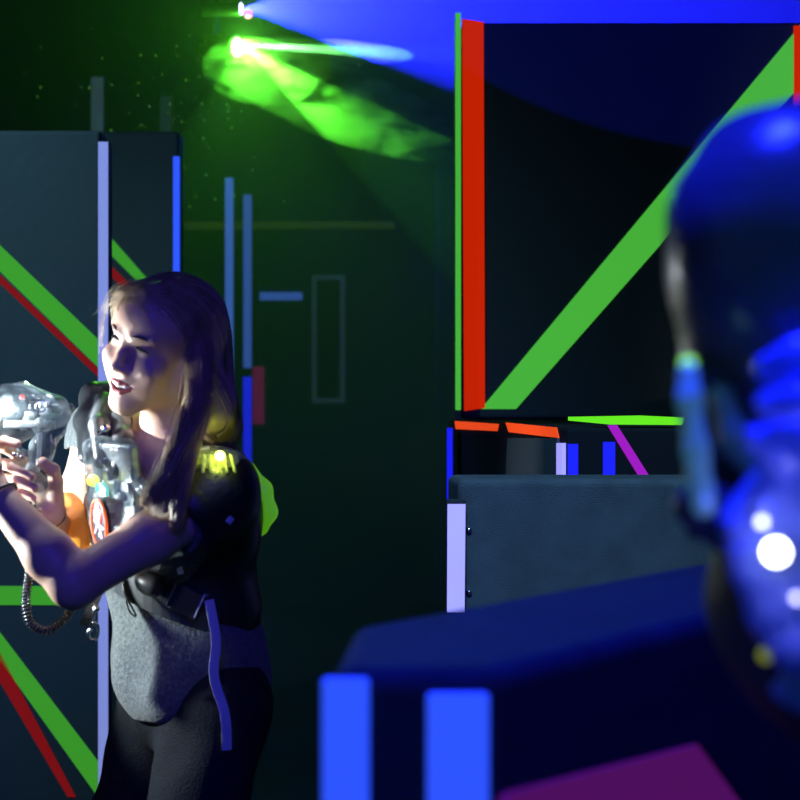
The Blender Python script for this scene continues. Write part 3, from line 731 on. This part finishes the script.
# waist belt, buckle, straps, cord, clip
def ring(z0, tilt, g, m, name, hh=.021, par=None):
    """belt that follows the waist"""
    bm = bmesh.new(); R_ = []; n = 48
    for i in range(n):
        a = 2*math.pi*i/n; c = waist+np.array((0,0,z0)); q = []
        for rr, zz in ((g,-hh),(g+.006,-hh),(g+.006,hh),(g,hh)):
            p = c+tR[:,0]*math.cos(a)*(.128+rr)+tR[:,1]*math.sin(a)*(.108+rr); p[2] = c[2]+zz+tilt[0]*(p[0]-c[0])+tilt[1]*(p[1]-c[1]); q.append(bm.verts.new(p))
        R_.append(q)
    for i in range(n):
        for k in range(4): bm.faces.new((R_[i][k], R_[i][(k+1)%4], R_[(i+1)%n][(k+1)%4], R_[(i+1)%n][k]))
    return obj(name, bm, m, par)
vp(ring(.02, (-.36, 0), .008, pad_m, 'waist_belt', .026))
def plate(name, cpx, d, nrm, w, h, th, rot, m, par=None, bev=.003):
    n_ = norm(nrm); r_ = norm(np.cross((0,0,1), n_)); u_ = np.cross(n_, r_); c_, s_ = math.cos(rot), math.sin(rot)
    a_, b_ = r_*c_+u_*s_, -r_*s_+u_*c_; ctr = P(*cpx, d)
    bm = bmesh.new(); bbox(bm, (-w,-h,-th), (w,h,th), bev)
    for vv in bm.verts: vv.co = ctr+a_*vv.co[0]+b_*vv.co[1]+n_*vv.co[2]
    return obj(name, bm, m, par)
bk = vp(plate('buckle', (188,602), 2.555, (-.25,-1,.1), .027, .024, .007, -.42, buckle_m))
sub(plate('buckle_edge', (201,606), 2.548, (-.25,-1,.1), .0014, .022, .008, -.42, strap_m, None, .0005), bk)
sub(plate('buckle_edge', (173,594), 2.548, (-.25,-1,.1), .0010, .022, .008, -.42, mat('dim grey edge', (.12,.13,.14), .4), None, .0005), bk)
bm = bmesh.new(); ball(bm, P(150,583,2.55), 1, 16, (.034,.022,.022), tR); vp(obj('belt_pouch', bm, pad_m, None, smooth=True))
def ribbon(name, pts, wv, w, th, m):
    pts = smooth_path(pts, 24); bm = bmesh.new(); R_ = []; wv = norm(wv)
    for i, p in enumerate(pts):
        t = norm(pts[min(i+1, 23)]-pts[max(i-1, 0)]); u = norm(wv-np.dot(wv, t)*t); n_ = np.cross(t, u)
        R_.append([bm.verts.new(p+u*a*w+n_*b_*th) for a, b_ in ((-1,-1),(1,-1),(1,1),(-1,1))])
    for i in range(23):
        for k in range(4): bm.faces.new((R_[i][k], R_[i][(k+1)%4], R_[i+1][(k+1)%4], R_[i+1][k]))
    bm.faces.new(R_[0][::-1]); bm.faces.new(R_[-1]); return vp(obj(name, bm, m, None))
ribbon('hanging_strap', [P(209,600,2.53), P(216,640,2.515), P(214,676,2.505), P(225,715,2.50), P(227,750,2.51)], (1,.2,0), .0080, .0012, strap_m)
ribbon('loose_strap', [P(200,528,2.475), P(212,522,2.462), P(226,518,2.455), P(232,522,2.46)], (0,0,1), .006, .001, strap_m)
ribbon('side_strap', [P(172,546,2.53), P(176,556,2.53), P(181,574,2.535)], (1,0,0), .005, .0012, strap_m)
vp(tubeobj('cord', smooth_path([P(123,580,2.57), P(124,592,2.56), P(129,602,2.555), P(136,616,2.55), P(130,612,2.55), P(126,600,2.555)], 20), .0016, buckle_m, None))
bm = bmesh.new(); tube(bm, [P(95,604,2.52), P(94,612,2.52), P(93,622,2.52)], .0022, 8); tube(bm, smooth_path([P(93,622,2.52), P(98,627,2.52), P(97,637,2.52), P(91,640,2.52), P(88,633,2.52), P(91,629,2.52)], 20), .0030, 8)
ball(bm, P(97,609,2.52), .005, 10); vp(obj('steel_clip', bm, steel_m, None, smooth=True))
ribbon('clip_strap', [P(104,575,2.56), P(99,590,2.54), P(90,612,2.53), P(84,626,2.53)], (1,0,.3), .008, .0015, pad_m)
# bracelets and ring
def bangle(name, c, ax, r, t, m, beads=0):
    ax = norm(ax); u = norm(np.cross(ax, (0,1,.1))); w_ = np.cross(ax, u); bm = bmesh.new()
    tube(bm, [c+(u*math.cos(a)+w_*math.sin(a))*r for a in np.linspace(0, 2*math.pi, 33)], t, 8, False)
    for i in range(beads): a = 3.6+i*.35; ball(bm, c+(u*math.cos(a)+w_*math.sin(a))*(r+.001), t*2.0, 10)
    return obj(name, bm, m, woman, smooth=True)
bangle('black_bracelet', wN*.86+eN*.14, wN-eN, .0315, .0032, pad_m)
bangle('beaded_bracelet', wF*.97+eF*.03, wF-eF+np.array((0,0,.03)), .0285, .0016, pad_m, 0)
bm = bmesh.new()
for px, py in ((36,503),(40,509),(35,510)): ball(bm, P(px,py,2.497), .0042, 10)
obj('bracelet_beads', bm, steel_m, woman, smooth=True)
bm = bmesh.new()
for px, py in ((14,455),(18,456),(21.5,457)): ball(bm, P(px,py,2.462), .0042, 10)
obj('finger_ring', bm, steel_m, woman, smooth=True)

# ---------------------------------------------------------------- the gun
gun = tag(bpy.data.objects.new('laser_gun', None), 'clear plastic laser tag gun with a glaring white lamp, held by the woman', 'toy gun')
gun.location = P(36, 505, 2.51); link(gun); gloc = Vector(P(36, 505, 2.51))
def gp(o): o.parent = gun; o.matrix_parent_inverse = Matrix.Translation(-gloc); return o
GD = 2.52
gs = Shape()
gs.cap(P(-18,410,GD), P(20,410,GD), .042, .042, .02); gs.cap(P(20,410,GD), P(52,412,GD), .042, .030, .02)
gs.cap(P(-16,428,GD), P(14,430,GD), .026, .024, .02)
bodyg = gp(shape_obj('gun_body', gs, .0025, plastic_clear, None, post=wrinkle(.0016, 260, 4)))
gg = Shape(); gg.chain([P(50,424,GD), P(42,448,2.515), P(38,475,2.512), P(30,503,2.51)], [.020,.019,.020,.019], .012)
gg.chain([P(70,408,GD), P(58,430,GD), P(42,444,GD)], [.008,.010,.010], .012)
gg.chain([P(14,440,GD), P(22,452,GD), P(34,456,GD)], [.005,.005,.005], .004)
gp(shape_obj('gun_grip', gg, .0025, plastic_clear, None))
gi = Shape(); gi.box(P(28,424,GD), (.040,.010,.006), None, .003, .003)
for i in range(16): gi.box(P(rng.uniform(0,58), rng.uniform(398,428), GD+rng.uniform(-.012,.012)), (rng.uniform(.003,.010), .006, rng.uniform(.003,.007)), None, .0015, .002)
gi.chain([P(28,420,GD), P(40,436,GD), P(38,470,GD)], [.004,.004,.004], .004)
gp(shape_obj('gun_electronics', gi, .002, circuit_m, None))
bm = bmesh.new()
for px in (35, 41): tube(bm, [P(px+5*math.cos(a), 406+6*math.sin(a), GD-.037) for a in np.linspace(0, 2*math.pi, 21)], .0016, 6, False)
gp(obj('speaker_ring', bm, steel_m, None, smooth=True))
GL = P(6, 408, GD-.012)
gp(ballobj('gun_lamp', GL, .013, lamp_white, None, 20))
gp(ballobj('red_indicator', P(22,397,GD-.03), .0045, mat('red indicator', (1,.1,.1), .3, emit=(1,.15,.1), es=1.5), None))
gp(tubeobj('trigger_wire', smooth_path([P(51,434,2.50), P(52,442,2.50), P(55,443,2.50), P(56,437,2.50)], 14), .0012, steel_m, None))
cp = smooth_path([P(31,505,2.51), P(31,540,2.53), P(29,575,2.535), P(26,600,2.53), P(30,622,2.53), P(46,631,2.53), P(62,622,2.54), P(74,606,2.55), P(92,588,2.58), P(108,570,2.60)], 260)
# coil: helix about the cable path
hx = []; ref = np.array((.2,1,0.)); sdist = 0
for i in range(len(cp)):
    t_ = norm(cp[min(i+1,259)]-cp[max(i-1,0)]); u = norm(np.cross(t_, ref)); w_ = np.cross(t_, u)
    if i: sdist += np.linalg.norm(cp[i]-cp[i-1])
    hx.append((cp[i], u, w_, sdist))
tot = hx[-1][3]; pts = []
ss = np.array([q[3] for q in hx]); turns = tot/.0058
for s_ in np.linspace(0, tot, int(turns*9)):
    i = min(int(np.searchsorted(ss, s_)), 259); a = 2*math.pi*s_/.0058
    base_ = np.array([np.interp(s_, ss, cp[:,k]) for k in range(3)]); pts.append(base_+(hx[i][1]*math.cos(a)+hx[i][2]*math.sin(a))*.0062)
gp(tubeobj('coiled_cable', pts, .0023, mat('glossy black cable', (.03,.035,.04), .22, spec=.9), None, 5))

# ---------------------------------------------------------------- foreground player
D2 = .93
h2R = frame((.45,-.88,-.12), (-.10,.05,.99)); h2O = P(985, 245, 1.10)
c2 = P(812, 232, D2); h2O = c2-h2R@np.array((0,-.085,.035))
b2 = Shape(); L2 = head_parts(b2, h2O, h2R, .93, False)
t2 = frame((-.25,-.97,0), (.05,0,1))
n2 = c2+np.array((.035,.02,-.20)); ch2 = n2+np.array((.125,.0,-.18)); wa2 = ch2+np.array((.02,.01,-.23)); pe2 = wa2+np.array((-.01,.01,-.17))
b2.cap(L2(0,-.095,-.05), n2, .058, .062, .03)
b2.ell(ch2, (.17,.105,.19), t2, .06); b2.ell(wa2, (.14,.10,.14), t2, .06); b2.ell(pe2, (.16,.115,.13), t2, .06)
shs = [n2+np.array((.09,0,0))+t2@np.array((x*.175,.0,-.075)) for x in (-1,1)]
for x, s_ in zip((-1,1), shs):
    b2.cap(n2+np.array((0,0,-.02)), s_, .055, .06, .06); el = s_+t2@np.array((x*.05,.12,-.25)); wr = el+t2@np.array((-x*.10,.22,.06))
    b2.chain([s_, el], [.058,.043], .03); b2.chain([el, wr], [.043,.028], .02)
    b2.cap(wr, wr+t2@np.array((-x*.01,.07,.01)), .03, .024, .02)
    for i in range(4): q = wr+t2@np.array((-x*.01,.085,.028-.018*i)); b2.chain([q, q+t2@np.array((0,.035,0)), q+t2@np.array((-x*.02,.05,-.005)), q+t2@np.array((-x*.035,.04,-.01))], [.0095,.009,.0085,.008], .003)
    b2.chain([wr+t2@np.array((-x*.02,.03,.02)), wr+t2@np.array((-x*.05,.06,.03))], [.013,.010], .008)
    hp2 = pe2+t2@np.array((x*.09,0,-.05)); kn = hp2+np.array((.03,.0,-.40)); an = np.array((kn[0]-.03, kn[1], .09))
    b2.chain([hp2, kn, an], [.095,.06,.04], .05); b2.cap(an+np.array((-.03,0,-.05)), an+np.array((.15,.04,-.055)), .04, .032, .03)
man = shape_obj('person', b2, .006, skin, None)
tag(man, 'out of focus player at the right edge, head turned away, wearing a pack', 'person')
hair2 = mat('dark glossy hair', (.10,.10,.14), .30, spec=.9, bump=.3, bscale=90)
hh = Shape(); hh.ell(L2(0,-.090,.036), (.078,.098,.084), h2R, .02); hh.ell(L2(0,-.115,-.03), (.070,.058,.08), h2R, .03)
hh.ell(L2(0,.01,-.04), (.08,.07,.10), h2R, .01, 's')
shape_obj('hair', hh, .004, hair2, man, post=wrinkle(.002, 90, 8))
jk = Shape(); jk.cap(n2+np.array((0,0,.06)), n2+np.array((0,0,-.03)), .064, .08, .03); jk.ell(ch2, (.185,.12,.20), t2, .06); jk.ell(wa2, (.155,.115,.14), t2, .06); jk.ell(pe2, (.17,.125,.11), t2, .06)
for x, s_ in zip((-1,1), shs):
    el = s_+t2@np.array((x*.05,.12,-.25)); wr = el+t2@np.array((-x*.10,.22,.06)); jk.cap(n2+np.array((0,0,-.03)), s_, .065, .07, .06); jk.chain([s_, el, el*.15+wr*.85], [.070,.055,.038], .03)
shape_obj('jacket', jk, .006, mat('dark navy jacket', (.02,.022,.04), .6, bump=.3, bscale=60), man, post=wrinkle(.003, 35, 12))
tr = Shape()
for x in (-1, 1):
    hp2 = pe2+t2@np.array((x*.09,0,-.05)); kn = hp2+np.array((.03,.0,-.40)); an = np.array((kn[0]-.03, kn[1], .09)); tr.chain([hp2, kn, an+np.array((0,0,.02))], [.108,.075,.055], .05)
    s2 = Shape(); s2.cap(an+np.array((-.03,0,-.04)), an+np.array((.15,.04,-.045)), .048, .04, .03); s2.box(an+np.array((.05,0,-.19)), (.4,.4,.105), None, .01, .005, 's'); shape_obj('shoe', s2, .006, pad_m, man)
shape_obj('trousers', tr, .008, jeans_m, man)
# clear shoulder and back pack
v2 = tag(bpy.data.objects.new('laser_tag_vest', None), 'blurred clear plastic pack with a glaring white lamp, worn by the foreground player', 'vest'); l2 = P(770, 640, .93); v2.location = l2; link(v2)
def vp2(o): o.parent = v2; o.matrix_parent_inverse = Matrix.Translation(-Vector(l2)); return o
k2 = Shape()
k2.chain([P(765,368,.84), P(800,360,.83), P(860,362,.83)], [.008,.012,.014], .01)
k2.chain([P(768,404,.81), P(800,402,.80), P(850,404,.80)], [.008,.010,.010], .006)
k2.chain([P(756,438,.83), P(785,446,.82), P(830,450,.82)], [.008,.012,.012], .008)
k2.chain([P(744,528,.84), P(760,562,.84), P(778,612,.84), P(800,655,.84)], [.012,.016,.016,.012], .012)
k2.chain([P(742,524,.85), P(770,500,.84), P(790,470,.84)], [.012,.014,.012], .01)
k2.cap(P(800,520,.86), P(840,640,.86), .034, .028, .02)
k2.chain([P(778,652,.83), P(800,656,.82), P(840,660,.82)], [.007,.010,.012], .008)
k2.chain([P(785,690,.84), P(820,700,.84)], [.008,.012], .008)
pk = vp2(shape_obj('pack_shell', k2, .004, plastic_blue, None))
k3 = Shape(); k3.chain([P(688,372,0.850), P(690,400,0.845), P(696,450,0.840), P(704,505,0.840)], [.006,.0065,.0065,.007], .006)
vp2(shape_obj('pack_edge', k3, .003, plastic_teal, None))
k3 = Shape(); k3.chain([P(722,395,0.880), P(738,440,0.870), P(758,468,0.860)], [.008,.010,.009], .006)
vp2(shape_obj('pack_strut', k3, .003, mat('amber green strut', (.20,.35,.15), .4), None))
k3 = Shape(); k3.box(P(722,450,0.910), (.022,.008,.055), None, .004, .004); k3.cap(P(700,505,0.870), P(745,530,0.870), .016, .02, .02)
vp2(shape_obj('pack_panel', k3, .004, mat('dark slate plastic', (.05,.06,.08), .35), None))
vp2(ballobj('white_lamp', P(776,552,0.795), .0060, emis('white lamp', (.85,.9,1), 14), None))
vp2(ballobj('small_lamp', P(762,522,0.810), .0024, emis('small white lamp', (.7,.75,1), 5), None))
vp2(ballobj('small_lamp', P(797,598,0.810), .0024, emis('small lilac lamp', (.5,.5,1), 5), None))
vp2(ballobj('green_lamp', P(688,364,0.865), .0050, emis('green pinpoint', (.3,1,.03), 1.1), None))
vp2(ballobj('olive_lamp', P(766,655,0.835), .0040, emis('olive pinpoint', (.3,.35,.02), .7), None))
# ---------------------------------------------------------------- general light
spot('blue_fill', (-.3,-.4,2.9), (-.10, 3, -1.55), 120, (.06,.008,1.), 34, .5, .25)
spot('blue_fill', (.15, .9, 3.1), (.14, .08, -1), 450, (.01,.02,1.), 72, .4, .2)
spot('green_rim_fill', (-.9,6.,4.), (.45,-3.4,-2.3), 90, (.2,1.,.05), 20, .4, .05)  # added spot, gives the hair its green rim
uvp = np.array((-.6,.5,3.4)); ax_ = norm(P(710,-362,4.5)-uvp); ed_ = norm(P(580,121,4.5)-uvp)
spot('blue_fill', uvp, ax_, 230, (.01,.015,1.), 2*math.degrees(math.acos(float(ax_@ed_))), 0, .01)  # added blue spot, its cone edge draws the slanting line on the tall panel
spot('teal_fill', (-.1, .7, 4.2), (.65, 2.5, -3.1), 640, (.26,.62,1.), 22, .4, .1)  # added unseen spot that brightens the right-hand barriers
spot('teal_fill', (-3.4, 2.4, 3.9), (1.9, 2.2, -2.0), 420, (.3,.75,1.), 52, 1., .1)  # added unseen spot that brightens the left partition
spot('arena_lamp', P(-140,520,2.52), (1,0,.02), 38, (.88,.97,1.), 104, .25, .015)
spot('gun_lamp_light', P(16,400,2.585), P(128,376,2.50)-P(16,400,2.585), 14, (.9,.97,1.), 104, .25, .004)
point('gun_glow_light', P(2,408,2.46), .9, (.88,.97,1.), .012)
point('shoulder_lamp_light', P(220,456,2.44), .12, (.8,1,.1), .01)
point('pack_lamp_light', P(774,546,.76), .16, (.04,.05,1), .008)
w = bpy.data.worlds.new('dark'); S.world = w; w.use_nodes = True
w.node_tree.nodes['Background'].inputs[0].default_value = (.010,.04,.075,1); w.node_tree.nodes['Background'].inputs[1].default_value = 1  # teal ambient added as fill from the open side behind the camera
cam = bpy.data.cameras.new('camera'); co = bpy.data.objects.new('camera', cam); C.objects.link(co)
co.location = (0,0,CAMZ); co.rotation_euler = (math.pi/2,0,0)
cam.sensor_width = 36; cam.sensor_fit = 'HORIZONTAL'; cam.lens = 1500/800*36; cam.clip_start = .02; cam.clip_end = 60
cam.dof.use_dof = True; cam.dof.focus_distance = 3.2; cam.dof.aperture_fstop = cam.lens/1000/.014
S.camera = co
S.view_settings.view_transform = 'Standard'; S.view_settings.look = 'None'; S.view_settings.exposure = 0; S.view_settings.gamma = 1
S.cycles.max_bounces = 8; S.cycles.transparent_max_bounces = 24; S.cycles.volume_bounces = 0
S.cycles.sample_clamp_indirect = 4
